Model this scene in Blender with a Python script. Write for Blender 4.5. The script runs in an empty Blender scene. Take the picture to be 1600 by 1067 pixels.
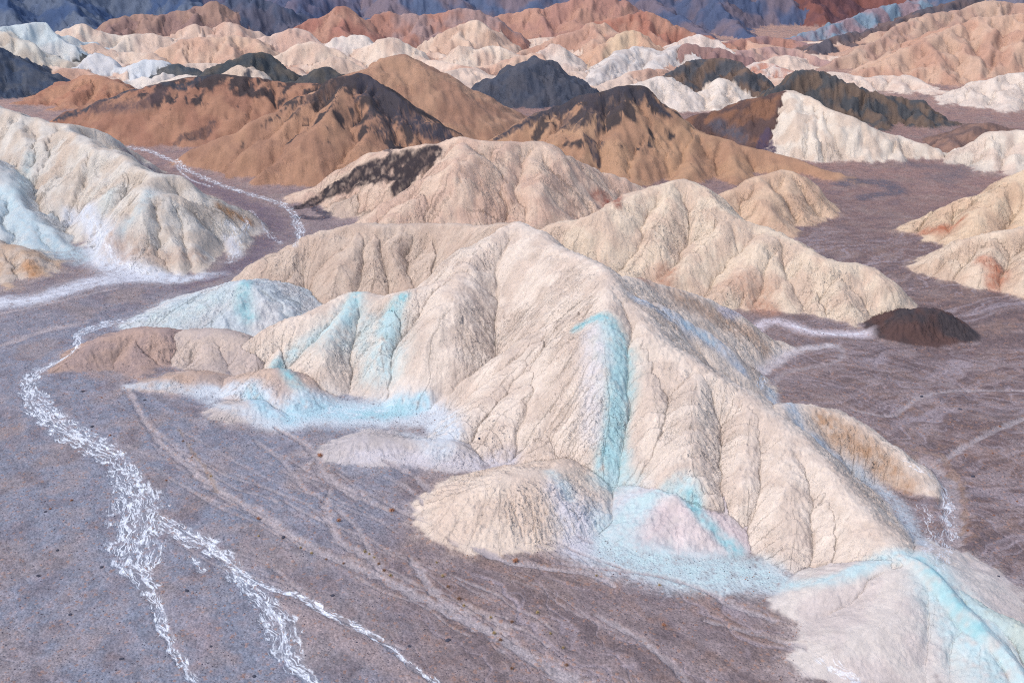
import bpy, math, random
import numpy as np
from mathutils import Vector

random.seed(7)
rng = np.random.default_rng(11)
scene = bpy.context.scene

# ------------------------------------------------------------------ camera
CAM_H, F, CX, CY, HORIZON = 100.0, 1700.0, 800.0, 533.5, -150.0
PITCH = math.atan((CY - HORIZON) / F)
cam_data = bpy.data.cameras.new("camera")
cam = bpy.data.objects.new("camera", cam_data)
scene.collection.objects.link(cam)
cam.location = (0, 0, CAM_H)
cam.rotation_euler = (math.pi / 2 - PITCH, 0, 0)
cam_data.sensor_width = 36.0
cam_data.lens = 36.0 * F / 1600.0
cam_data.clip_start = 1.0
cam_data.clip_end = 20000.0
scene.camera = cam

# ------------------------------------------------------------------ light
SUN_EL, SUN_AZ = math.radians(54), math.radians(-120)      # azimuth from +Y towards +X
world = bpy.data.worlds.new("World")
scene.world = world
world.use_nodes = True
wn = world.node_tree.nodes
sky = wn.new("ShaderNodeTexSky")
sky.sky_type = 'NISHITA'
sky.sun_disc = False
sky.sun_elevation = SUN_EL
sky.sun_rotation = SUN_AZ
sky.dust_density = 2.0
sky.air_density = 1.0
wn["Background"].inputs["Strength"].default_value = 0.15
world.node_tree.links.new(sky.outputs[0], wn["Background"].inputs["Color"])
sun_data = bpy.data.lights.new("sun", 'SUN')
sun_data.energy = 1.3
sun_data.angle = math.radians(40)
sun_data.color = (1.0, 0.955, 0.91)
sun = bpy.data.objects.new("sun", sun_data)
scene.collection.objects.link(sun)
sd = Vector((math.sin(SUN_AZ) * math.cos(SUN_EL), math.cos(SUN_AZ) * math.cos(SUN_EL), math.sin(SUN_EL)))
sun.rotation_euler = sd.to_track_quat('Z', 'Y').to_euler()
scene.view_settings.view_transform = 'Standard'
scene.view_settings.look = 'None'
scene.view_settings.exposure = 0.95
scene.view_settings.gamma = 1.0
scene.cycles.use_denoising = False
scene.cycles.filter_width = 1.1
KALB = 0.62                                                # picture colour -> albedo

# ------------------------------------------------------------------ helpers
cP, sP = math.cos(PITCH), math.sin(PITCH)
def ray(px, py):
    u = (px - CX) / F; v = (CY - py) / F
    return np.array([u, cP + v * sP, -sP + v * cP])
def at_z(px, py, z):
    d = ray(px, py); t = (z - CAM_H) / d[2]
    return np.array([d[0] * t, d[1] * t, z])
def at_d(px, py, dist):
    if dist < 0: dist = -dist
    elif dist > 640: dist = 640 + (dist - 640) * .6
    d = ray(px, py); t = dist / d[1]
    return np.array([d[0] * t, dist, CAM_H + d[2] * t])
def lin(c):
    c = np.asarray(c, float) / 255.0
    return np.where(c <= 0.04045, c / 12.92, ((c + 0.055) / 1.055) ** 2.4) * KALB

NT = 512
def make_noise(seed):
    r = np.random.default_rng(seed)
    f = np.fft.fft2(r.standard_normal((NT, NT)))
    k = np.hypot(*np.meshgrid(np.fft.fftfreq(NT), np.fft.fftfreq(NT)))
    f *= np.exp(-((k - 1 / 9.0) / 0.045) ** 2)
    n = np.real(np.fft.ifft2(f)); n /= n.std()
    return n.astype(np.float32)
TEX = [make_noise(s) for s in range(4)]
def N(x, y, lam, seed=0):
    """smooth noise of wavelength lam (unit variance), rotated per seed"""
    a = 0.7 + 1.9 * seed; ca, sa = math.cos(a), math.sin(a)
    k = 9.0 / lam
    u = (x * ca - y * sa) * k + 37.3 * seed
    v = (x * sa + y * ca) * k + 91.7 * seed
    T = TEX[seed % 4]
    iu = np.floor(u); iv = np.floor(v)
    fu = (u - iu).astype(np.float32); fv = (v - iv).astype(np.float32)
    iu = iu.astype(np.int64) % NT; iv = iv.astype(np.int64) % NT
    ju = (iu + 1) % NT; jv = (iv + 1) % NT
    return (T[iv, iu] * (1 - fu) + T[iv, ju] * fu) * (1 - fv) + (T[jv, iu] * (1 - fu) + T[jv, ju] * fu) * fv
def fbm(x, y, lam, seed=0, octv=4, gain=0.5):
    s = 0; a = 1; t = 0
    for o in range(octv):
        s = s + a * N(x, y, lam / 2.03 ** o, seed + o); t += a * a; a *= gain
    return s / math.sqrt(t)
def sstep(a, b, v):
    t = np.clip((v - a) / (b - a), 0, 1); return t * t * (3 - 2 * t)

# ------------------------------------------------------------------ polar sheet of ground
def logrows(a, b, c): 
    n = int(math.log(b / a) / c); return np.exp(np.linspace(math.log(a), math.log(b), n, endpoint=False))
R = np.concatenate([logrows(20, 112, .06), logrows(112, 330, .00155), logrows(330, 1300, .0027), logrows(1300, 7000, .028), [7000.0]])
A0 = math.radians(31.3)
TH = np.concatenate([np.linspace(-1.25, -A0, 26)[:-1], np.linspace(-A0, A0, 1070), np.linspace(A0, 1.25, 26)[1:]])
nr, nc = len(R), len(TH)
X = (R[:, None] * np.sin(TH)[None, :]).astype(np.float32)
Y = (R[:, None] * np.cos(TH)[None, :]).astype(np.float32)
RR = np.repeat(R[:, None], nc, 1).astype(np.float32)
def window(xmin, xmax, ymin, ymax):
    """grid slice covering a plan box"""
    c = np.array([[xmin, ymin], [xmin, ymax], [xmax, ymin], [xmax, ymax]])
    th = np.arctan2(c[:, 0], c[:, 1])
    if ymin < 5: th = np.array([-1.3, 1.3])
    nx = max(xmin, min(0, xmax)); ny = max(ymin, min(0, ymax))
    nx = 0 if xmin < 0 < xmax else min(abs(xmin), abs(xmax)); ny = 0 if ymin < 0 < ymax else min(abs(ymin), abs(ymax))
    r0 = math.hypot(nx, ny); r1 = np.hypot(c[:, 0], c[:, 1]).max()
    i0 = max(0, np.searchsorted(R, r0) - 1); i1 = min(nr, np.searchsorted(R, r1) + 1)
    j0 = max(0, np.searchsorted(TH, th.min()) - 1); j1 = min(nc, np.searchsorted(TH, th.max()) + 1)
    return slice(i0, i1), slice(j0, j1)

# ------------------------------------------------------------------ hills: ridge lines as (picture x, picture y, height) or (x, y, @distance)
def parse(s):
    out = []
    for tok in s.split():
        a, b, c = tok.split(',')
        out.append(at_d(float(a), float(b), float(c[1:])) if c[0] == '@' else at_z(float(a), float(b), float(c)))
    return np.array(out)
def smooth_line(p, n=4):
    if len(p) < 3: 
        t = np.linspace(0, 1, n + 1)[:, None]; return p[0] * (1 - t) + p[1] * t
    q = np.vstack([2 * p[0] - p[1], p, 2 * p[-1] - p[-2]]); out = []
    for i in range(1, len(q) - 2):
        for k in range(n):
            t = k / n
            out.append(0.5 * (2 * q[i] + (q[i + 1] - q[i - 1]) * t + (2 * q[i - 1] - 5 * q[i] + 4 * q[i + 1] - q[i + 2]) * t * t
                              + (3 * q[i] - q[i - 1] - 3 * q[i + 1] + q[i + 2]) * t ** 3))
    out.append(q[-2]); return np.array(out)

HILLS = []
def hill(name, label, cat, lines, c1, c2, g=.62, r=3.0, auto=None, rough=1.0, mixl=14, streak=None, cap=None, group=None, rill=1.0, spots=None):
    segs = []
    if not auto and name == "hill": g = g * (1.42 if g > .5 else 1.2)
    rs = np.random.default_rng(len(HILLS) * 13 + 5)
    for ln in (lines if isinstance(lines, list) else lines.split('|')):
        gg, rr = g, r
        if not isinstance(ln, str): segs.append((smooth_line(ln, 3), gg, rr)); continue
        if ':' in ln:
            pre, ln = ln.split(':'); 
            for t in pre.split():
                if t[0] == 'g': gg = float(t[1:])
                if t[0] == 'r': rr = float(t[1:])
        p = smooth_line(parse(ln))
        segs.append((p, gg, rr))
    if auto:
        spacing, fall, jit = auto
        for p, gg, rr in list(segs):
            L = np.r_[0, np.cumsum(np.hypot(*np.diff(p[:, :2], axis=0).T))]
            s = spacing * rs.uniform(.2, .6); side = 1
            while s < L[-1]:
                b = np.array([np.interp(s, L, p[:, k]) for k in range(3)])
                e = 0.02 * L[-1]
                t = np.array([np.interp(min(s + e, L[-1]), L, p[:, k]) - np.interp(max(s - e, 0), L, p[:, k]) for k in (0, 1)])
                t /= np.hypot(*t) + 1e-9
                n = np.array([-t[1], t[0]]) * side
                h = b[2]
                if h > 2:
                    ang = rs.normal(0, jit) - (.45 if n[1] < 0 and name != 'badlands' else 0); ca, sa = math.cos(ang), math.sin(ang)
                    n = np.array([n[0] * ca - n[1] * sa, n[0] * sa + n[1] * ca])
                    length = h / (fall * rs.uniform(.85, 1.2)); pts = [b]; q = b[:2].copy(); m = 5
                    for k in range(1, m + 1):
                        w = rs.normal(0, .22); n = np.array([n[0] * math.cos(w) - n[1] * math.sin(w), n[0] * math.sin(w) + n[1] * math.cos(w)])
                        q = q + n * length / m; f = k / m
                        pts.append(np.array([q[0], q[1], h * (1 - f ** 1.12)]))
                    segs.append((smooth_line(np.array(pts), 2), gg * 1.08, rr * .7))
                side = -side; s += spacing * rs.uniform(.35, .75)
    HILLS.append(dict(name=name, label=label, cat=cat, segs=segs, c1=c1, c2=c2, rough=rough, mixl=mixl, streak=streak, cap=cap, group=group, rill=rill, spots=spots))

CREAM, CREAM2, SAND, TAN = (228, 210, 194), (214, 194, 178), (204, 178, 158), (196, 160, 134)
WHITE, WARMW = (226, 216, 208), (232, 210, 190)
ORANGE, ORANGE2, RUST = (176, 118, 84), (160, 104, 78), (158, 92, 74)
DARK, DARK2, NAVY = (60, 58, 62), (92, 80, 76), (56, 72, 96)

hill("hill", "large cream rilled hill with a turquoise stripe running down its front", "hill",
 "812,347,27 756,378,24 726,421,20 690,440,18 640,457,16 595,465,14 557,456,14 500,482,11.5 440,508,8 400,530,5"
 "|812,347,27 870,385,26 915,405,26 950,430,26 985,475,23.5 1030,530,20 1090,570,17.5 1160,612,14.5 1230,670,12 1300,740,9.5 1360,810,7.5 1410,868,6"
 "|r2:610,466,14.5 600,530,9 600,622,0|r2:557,456,14 530,500,11 500,560,6 490,608,0.5|r4:726,421,20 705,470,17 690,530,10 688,602,0.5"
 "|r2:452,502,8.5 440,540,5 430,570,3"
 "|r3:950,430,26 955,465,24.5 943,505,22 947,560,17.5 946,620,12.5 945,690,7 945,768,0.6"
 "|r3:955,465,24.5 880,502,18 795,552,11 736,590,5.5 677,628,1|r5:900,520,17 820,620,8.5 745,700,1.8 715,725,.4|r5:880,505,17.5 790,600,8 700,680,2.8 640,708,.9|r5:925,550,16 885,650,8 868,735,1.5"
 "|r3:950,430,25.5 1000,437,22 1060,455,17 1112,471,12.5 1169,510,6.5 1236,547,0"
 "|r2:960,440,25 1000,462,22 1086,511,15 1124,537,11 1176,590,0.5"
 "|r3:1210,640,12.5 1250,630,10 1322,655,8 1400,705,4.5 1462,775,0"
 "|r3:1000,500,22 1020,580,16 1030,660,10.5 1040,745,4|r3:1090,572,17.5 1075,650,12.5 1090,740,7 1150,842,0.2|r3:1230,670,12 1240,740,9 1238,830,4 1228,900,0"
 "|r3:1300,740,9.5 1310,810,6 1300,890,1.5|r3:1175,625,14 1170,690,10 1168,740,7.5",
 CREAM, CREAM2, g=.66, r=3.5)
hill("hill", "pink-grey toe hill with turquoise crest at the lower right corner", "hill",
 "g1.25 r1.0:1410,866,6.3 1450,885,6.6 1500,940,5 1550,995,3.4 1600,1050,1.8 1650,1110,0.2|1430,870,6 1400,940,4.2 1330,1000,2.2 1265,1035,.4|g.5 r1.5:1405,866,6 1300,908,3.4 1215,940,0.8 1188,950,.2"
 "|r5:1460,890,5.5 1460,960,3.2 1440,1030,0.6|r4:1530,970,3.5 1530,1040,1.2 1520,1090,0",
 (218, 206, 196), (210, 196, 188), g=.40, r=4, rill=.12, rough=.5)
hill("hill", "grey-green fluted ridge beside the turquoise crest at the right edge", "hill",
 "r1.5:1480,902,4.6 1530,948,4 1600,985,3.6 1680,1040,2.5 1760,1100,1", (196, 200, 186), (184, 188, 176), g=.7, r=1.5)
hill("mound", "smooth beige dome at the front foot of the big cream hill", "mound",
 "878,726,5.6 858,737,6.0 800,745,6.5 740,765,4.5 690,787,1.2|r3:800,748,6 790,800,3 800,855,.3", (226, 206, 188), (218, 196, 178), g=.55, r=4)
hill("mound", "small pink mound ringed by turquoise ground", "mound",
 "1080,745,5.8 1062,765,4.3 1040,790,3.2 1000,810,.8|1062,765,4.3 1090,800,2.8 1130,845,0.5|1040,790,3.1 1060,830,1.4 1080,860,0", (218, 203, 198), (212, 195, 192), g=.40, r=4.5, rill=.2)
hill("mound", "reddish brown rounded mound beside the white salt stream bend", "mound",
 "108,567,1.5 160,532,4 215,512,5.5 258,516,5.3|r3:215,512,5.5 215,550,2.5 225,590,.2", (184, 156, 142), (172, 148, 140), g=.6, r=3.5)
hill("mound", "grey-tan rounded mound right of the reddish brown mound", "mound",
 "285,520,4.8 340,517,5.5 388,535,4.2|340,520,5.3 335,560,2.3 330,592,.2|388,535,4.2 395,560,2.6", (204, 184, 170), (196, 178, 168), g=.6, r=3)
hill("mound", "small low tan mound in front of the two rounded mounds", "mound",
 "212,602,.6 280,583,2.3 325,590,1.6", (198, 170, 152), (190, 168, 156), g=.5, r=2)
hill("hill", "pale blue-white sloping toe ending at the purple wash", "hill",
 "388,438,10 330,455,6 270,480,3 212,506,0.3|395,450,9 370,490,4.5 380,515,3", (208, 206, 204), (200, 206, 208), g=.36, r=3)
hill("mound", "tan mound with a turquoise right side in the pale basin", "mound",
 "366,590,1.6 430,578,5 468,602,3.2|430,580,4.8 430,615,1.6", (206, 180, 162), (198, 176, 164), g=.6, r=2.5)
hill("mound", "flat pale mound just below the tan basin mound", "mound",
 "326,646,.4 385,628,2 425,640,1", (200, 186, 178), (198, 184, 176), g=.45, r=2)
hill("mound", "low grey-white mound bordering the dark gravel fan", "mound",
 "508,708,.6 570,685,2.6 640,690,2 705,690,3", (198, 188, 186), (204, 192, 186), g=.45, r=2.5)
hill("hill", "brown steep-faced hill behind the turquoise-streaked lobes", "hill",
 "385,447,4 400,418,7 449,388,12 494,366,15 565,351,18 640,350,18.5 700,349,19.5 760,352,21.5 812,348,26"
 "|r2:565,351,18 540,400,12.5 520,465,4|r2:625,352,18.5 625,400,12.5 645,455,6|r2:672,350,18.8 672,395,13.5 672,440,8|r2:712,350,19.5 705,390,14.5 690,425,10"
 "|r2:494,366,15 465,420,8 440,490,0.5|r2:430,398,10 405,450,4 400,490,.5|r3:590,350,18.2 585,395,13 580,450,6", (208, 186, 168), (200, 176, 158), g=.7, r=3.5)
hill("hill", "pinkish cream hill with a black rock patch on its left flank", "hill",
 "445,318,0 500,285,6 550,257,12 587,238,17 670,225,22 719,213,25 760,221,24 846,222,23 865,240,20 930,262,13 1010,295,5"
 "|725,225,24.5 711,260,20 662,280,15 625,308,10 565,347,4|735,240,23 715,285,16 690,290,14.5 640,318,10 598,348,5.5|715,285,16 745,320,10 778,348,5"
 "|846,223,23 835,260,18 840,310,11 850,348,5|790,222,24 780,262,17.5 795,305,11.5 822,346,5|865,240,20 895,285,11.5 930,330,4|930,262,13 950,290,7.5 970,315,3",
 (220, 192, 170), (208, 176, 156), g=.64, r=3.5)
hill("mound", "small sharp beige knoll below the black rock patch", "mound",
 "597,275,10 560,300,6 523,332,.6|597,275,10 600,310,5.5 585,338,1", (208, 184, 164), (200, 176, 158), g=.62, r=2)
hill("hill", "bright cream hill with gullied flanks left of the black gravel mound", "hill",
 "870,350,14 950,326,19 1000,298,22 1075,281,24.5 1109,310,21 1157,343,17 1202,358,15 1240,377,13.5 1285,403,11.5 1352,417,10 1378,442,7 1394,482,.6"
 "|1050,286,24 1030,340,17 1000,400,9 985,445,3.5|1140,335,18 1110,370,13.5 1060,420,7 1015,450,2.5|1215,362,14.8 1185,380,13.3 1150,430,7 1100,482,.6"
 "|1202,372,13.8 1215,430,7.5 1240,492,.3|1300,405,11 1318,450,6.3 1338,508,0.2|940,330,18 925,370,12.5 920,400,8|1260,390,12.5 1272,440,6.5 1285,498,.3|r2:1165,412,9 1170,450,4.5 1175,488,.4",
 (228, 206, 182), (216, 190, 168), g=.66, r=3)
hill("hill", "tan cone hill behind the bright cream hill", "hill",
 "1131,306,8 1187,276,12 1232,267,13 1260,290,9 1311,341,.3|1232,267,13 1240,310,7 1265,354,.3|1190,277,12 1200,320,7.5 1230,362,1.5", (218, 186, 158), (206, 172, 146), g=.62, r=2.5)
hill("mound", "low black gravel mound on the right-hand wash", "mound",
 "1386,513,1.2 1407,492,4.2 1442,481,5.4 1480,492,4.2 1516,518,1.2|1442,483,5 1448,512,2 1452,530,.3", (76, 68, 70), (96, 74, 70), g=.66, r=2.2, rill=.6, rough=1.7)
hill("hill", "cream hill with a rust-red toe at the right edge, lower of two", "hill",
 "1433,423,.6 1476,392,6 1525,370,10 1600,356,13 1700,345,16 1800,340,16|1560,362,11.5 1540,410,6 1528,452,.3|1620,355,13.5 1610,410,7 1600,468,.3|1500,380,8 1490,415,3.5 1485,440,.4|1690,346,15.5 1690,410,8 1690,480,.5",
 (224, 200, 176), (212, 184, 160), g=.6, r=3)
hill("hill", "cream hill with a rust-red toe at the right edge, upper of two", "hill",
 "1414,360,.4 1469,328,6 1525,309,11 1600,271,18 1700,230,24 1800,200,28|1560,291,14.5 1530,340,8 1500,382,2|1490,320,8.5 1470,350,4 1452,378,.6|1640,256,20 1625,310,12 1610,345,8",
 (226, 198, 168), (212, 180, 152), g=.6, r=3)
hill("hill", "pale grey-blue many-ridged hill at the left edge above the white wash", "hill",
 "-300,140,31 -80,150,29 0,169,27 30,177,26 71,189,24 97,193,23.5 127,196,22 150,204,19 180,226,12.5 205,252,5"
 "|97,193,23.5 125,215,22.5 150,226,22 180,237,21 210,259,19.5 240,267,19.5 285,282,16.8 322,307,12 367,327,7 393,349,.4"
 "|240,267,19.5 232,300,16.5 274,308,14.5 319,323,10.5 355,360,3.8 368,398,0|228,303,16.2 222,335,12.5 232,375,6.5 248,428,.3|274,308,14.5 290,350,8.6 312,425,.2|r2:255,306,15.5 262,350,9.5 280,430,.2"
 "|150,226,22 120,262,16 85,300,9 62,328,3.5|30,177,26 45,220,19 30,270,11 0,300,6|205,256,20 180,300,13.3 165,340,6.5 160,390,.3|71,189,24 75,225,18.5 60,262,12.5|180,237,21 150,285,12.5 135,330,5.5|r2:225,264,19.5 205,310,12.5 195,350,6.5 195,400,.3|-80,150,29 -60,210,20 -70,260,13",
 (214, 204, 192), (206, 190, 174), g=.66, r=3)
hill("hill", "pale turquoise slope at the left edge beside the white wash", "hill",
 "-300,210,24 -60,230,19.5 0,274,13.5 30,318,8.5 75,362,3.6 112,393,.3|-30,250,16.5 -20,310,9.5 0,370,3|15,296,11 40,345,5.5 60,390,1", (206, 208, 205), (208, 204, 198), g=.55, r=3)
hill("mound", "orange-stained knoll at the left edge in the pale wash", "mound",
 "-160,370,9 -60,370,8 0,380,6 40,395,4.7 68,428,1|0,380,6 10,415,2.5 15,452,.2|40,396,4.6 50,430,1.4", (204, 186, 170), (196, 168, 144), g=.6, r=2.5)

# middle belt
hill("hill", "orange cone hill with a dark rocky cap and streaks", "hill",
 "565,112,34 520,125,31.5 470,150,26 380,200,15 320,226,8 268,252,.5|565,112,34 600,135,29.5 650,170,22 715,213,12 770,245,3"
 "|555,115,33.5 500,190,20 450,240,10 400,288,.5|570,118,33 580,180,21 560,230,12 530,275,3|600,135,29.5 640,200,16 650,240,8|520,125,31.5 450,190,18 390,235,9 350,268,1",
 (180, 138, 112), (166, 126, 104), g=.56, r=1.6, cap=(DARK, 20, 8, 'e'), mixl=25, rill=.5)
hill("hill", "plain orange-brown hill rising behind the dark-capped cone", "hill",
 "540,118,27 580,105,31 625,85,35 665,110,29 725,137,20 800,177,6 845,197,0|625,85,35 670,145,18.5 720,205,4|690,122,24.5 740,165,11 780,200,1|600,94,33 600,135,24",
 (184, 144, 118), (170, 130, 108), g=.5, r=4, mixl=30, rill=.6)
hill("hill", "low orange hill with a flat black crest left of the dark-capped cone", "hill",
 "85,189,4.6 150,160,13 235,133,21 320,118,25 385,119,25 440,128,22 500,131,22|490,130,22 380,146,18 280,181,9 192,212,.6|320,118,25 262,150,16 200,192,5.5|400,121,24.5 330,158,14 250,200,4",
 (174, 130, 106), (162, 118, 98), g=.5, r=4, cap=(DARK, 17, 6, 'w'), mixl=25, rill=.5)
hill("hill", "small rust-orange hill below the blue-black slope", "hill",
 "40,158,2 110,125,10 150,118,13 195,135,9 245,153,3.5|150,118,13 120,148,6 90,172,.5|195,135,9 170,160,3.5", (184, 138, 112), (170, 122, 100), g=.42, r=3, mixl=25)
hill("hill", "dark blue-black slope at the left edge", "hill",
 "-300,20,40 -80,50,32 0,80,21 45,107,13 95,133,4 122,147,0|0,80,21 10,120,10 20,150,1|-80,50,32 -60,110,14", (72, 82, 100), (88, 92, 102), g=.5, r=3)
hill("hill", "dark green-grey rocky hill beyond the rust-orange hill", "hill",
 "75,95,10 95,79,13 130,84,12 165,105,6 207,124,.6|130,84,12 120,110,5 110,132,0|95,79,13 85,108,5", (84, 88, 88), (104, 98, 92), g=.5, r=2, rough=2.0)
hill("hill", "dark rocky hill with a pale shoulder beyond the flat black crest", "hill",
 "330,105,13 370,90,18 400,81,21 425,92,17 470,124,7|400,81,21 385,115,11|425,92,17 420,125,7", (76, 80, 84), (98, 92, 86), g=.55, r=2, rough=2.0)
hill("mound", "dark knob peeking beside the dark-capped cone", "mound", "475,122,10 500,107,14.5 512,105,15 530,118,11", (80, 80, 82), (98, 92, 86), g=.55, r=2, rough=1.6)
hill("mound", "small dark knob among white knolls", "mound", "248,116,6 272,100,11 290,105,9 312,117,5", (82, 88, 94), (104, 102, 100), g=.5, r=2, rough=1.5)
hill("hill", "dark pointed peak with blue-grey flanks in the middle distance", "hill",
 "755,128,10 800,108,17 828,98,20 840,87,22 865,112,16 908,147,4|840,90,22 830,130,11 812,168,.5|865,112,16 870,150,5.5|800,108,17 785,145,7",
 (88, 88, 96), (78, 82, 94), g=.5, r=2, rough=1.6)
hill("hill", "orange hill with a flat dark ridge and black streaks", "hill",
 "770,216,9 800,200,13 865,165,21.5 925,145,27 990,133,30 1012,146,27 1045,175,20 1075,197,14.5 1140,220,10 1240,247,5.5 1352,289,0"
 "|925,147,27 910,200,17 905,252,7.5|985,136,29.5 960,210,15 970,275,3|1040,172,20.5 1010,220,12 985,282,2|1075,197,14.5 1080,240,7.5 1062,292,.5|1140,221,10 1150,260,4 1152,292,0|1012,146,27 1030,200,15 1045,240,7.5|865,165,21.5 850,215,11.5",
 (188, 148, 118), (176, 136, 110), g=.56, r=2, cap=(DARK, 17, 8, 'w'), mixl=25, rill=.5)
hill("hill", "white gullied face with a dark left slope in the middle distance", "hill",
 "1235,140,23 1280,160,20 1330,185,15.5 1390,210,9 1440,221,6.5 1480,249,0|1240,142,23 1250,190,14 1257,237,3.5|1280,160,20 1290,205,11 1300,247,1.5|1330,185,15.5 1345,220,7 1357,250,.5|1390,210,9 1400,235,4 1412,257,0|r1.5:1260,150,21.5 1268,200,12 1275,243,2.5|r1.5:1305,172,18 1318,215,8.5 1328,250,1",
 (228, 212, 194), (218, 196, 176), g=.62, r=2)
hill("hill", "dark brown slope left of the white gullied face", "hill",
 "1233,141,22.8 1180,153,19 1120,171,13 1065,191,7 1035,208,2.5|1180,153,19 1170,190,10 1165,225,2|1215,145,21.5 1215,190,11 1222,235,2|1120,171,13 1110,205,4.5", (98, 78, 74), (138, 100, 80), g=.5, r=2.5, mixl=18)
hill("hill", "jagged dark crag ridge behind the white gullied face", "hill",
 "1200,150,13 1235,121,20 1265,106,24 1300,116,21.5 1340,135,16.5 1390,150,12 1435,156,10.5 1460,177,6 1499,194,.6|1265,106,24 1285,150,12|1340,135,16.5 1365,175,6.5 1385,205,1|1435,156,10.5 1445,190,3.5|1300,116,21.5 1330,155,11.5", (84, 84, 86), (116, 98, 86), g=.6, r=1.5, rough=4.0)
hill("hill", "dark rocky hill with brown top behind the dark-ridged orange hill", "hill",
 "1040,120,12 1080,96,19 1120,90,20.5 1150,93,20 1172,116,13.5 1210,143,4.5|1080,96,19 1070,135,8|1150,93,20 1165,140,6|1120,90,20.5 1100,130,9", (86, 86, 90), (120, 100, 88), g=.55, r=2, rough=3.0)
hill("mound", "white lobe in front of the dark rocky hill", "mound", "1130,121,12.5 1105,145,7 1078,170,1|1130,121,12.5 1145,145,7 1160,168,1.5|1128,124,12 1120,150,6.2 1115,178,.3", (232, 216, 200), (222, 202, 184), g=.55, r=2)
hill("mound", "white round knoll on the shoulder of the flat dark ridge", "mound", "985,140,10 1030,119,15 1047,127,13 1057,153,6 1082,174,.6|1030,119,15 1015,150,7", (230, 214, 200), (222, 204, 188), g=.55, r=2.5)
hill("hill", "white ridge with grey bands behind the dark pointed peak", "hill", "905,143,1 950,96,10.5 992,72,15 1030,80,13 1070,70,15 1087,93,9|992,72,15 985,105,6.5|1030,80,13 1020,110,5|950,96,10.5 955,125,3", (222, 210, 200), (206, 192, 182), g=.5, r=2)
hill("mound", "white and red mound beside the jagged crag", "mound", "1165,104,8 1195,97,10.5 1225,108,8 1248,122,4|1195,97,10.5 1200,118,5", (226, 206, 192), (202, 150, 130), g=.5, r=2)
hill("hill", "low white hills beyond the jagged crag", "hill", "1290,116,7 1310,112,8 1350,121,6 1405,117,7.5 1440,128,5 1475,148,1.5|1405,117,7.5 1410,135,3.5|1350,121,6 1360,138,2", (230, 208, 190), (222, 196, 178), g=.45, r=2)
hill("hill", "white smooth hill at the right edge beyond the wash", "hill", "1475,161,1 1525,130,9.5 1580,115,14 1640,112,15 1720,110,16|1525,130,9.5 1520,155,3.5|1580,115,14 1575,150,5.5 1570,176,.3|1640,112,15 1625,160,4", (230, 212, 196), (222, 202, 186), g=.5, r=3)
hill("hill", "white hill at the right edge above the grey flat", "hill", "1485,252,.5 1520,226,7 1555,206,12 1600,203,13 1660,200,14 1760,200,14|1555,206,12 1550,240,5.5 1545,270,.3|1600,203,13 1590,245,5 1585,275,.3", (228, 212, 194), (220, 198, 180), g=.55, r=2)
hill("mound", "brown mound tucked behind the white hill above the grey flat", "mound", "1470,242,.6 1500,211,6.5 1540,191,10 1580,200,8|1500,211,6.5 1490,235,2", (150, 118, 104), (120, 98, 92), g=.5, r=2, rough=2)
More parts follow.
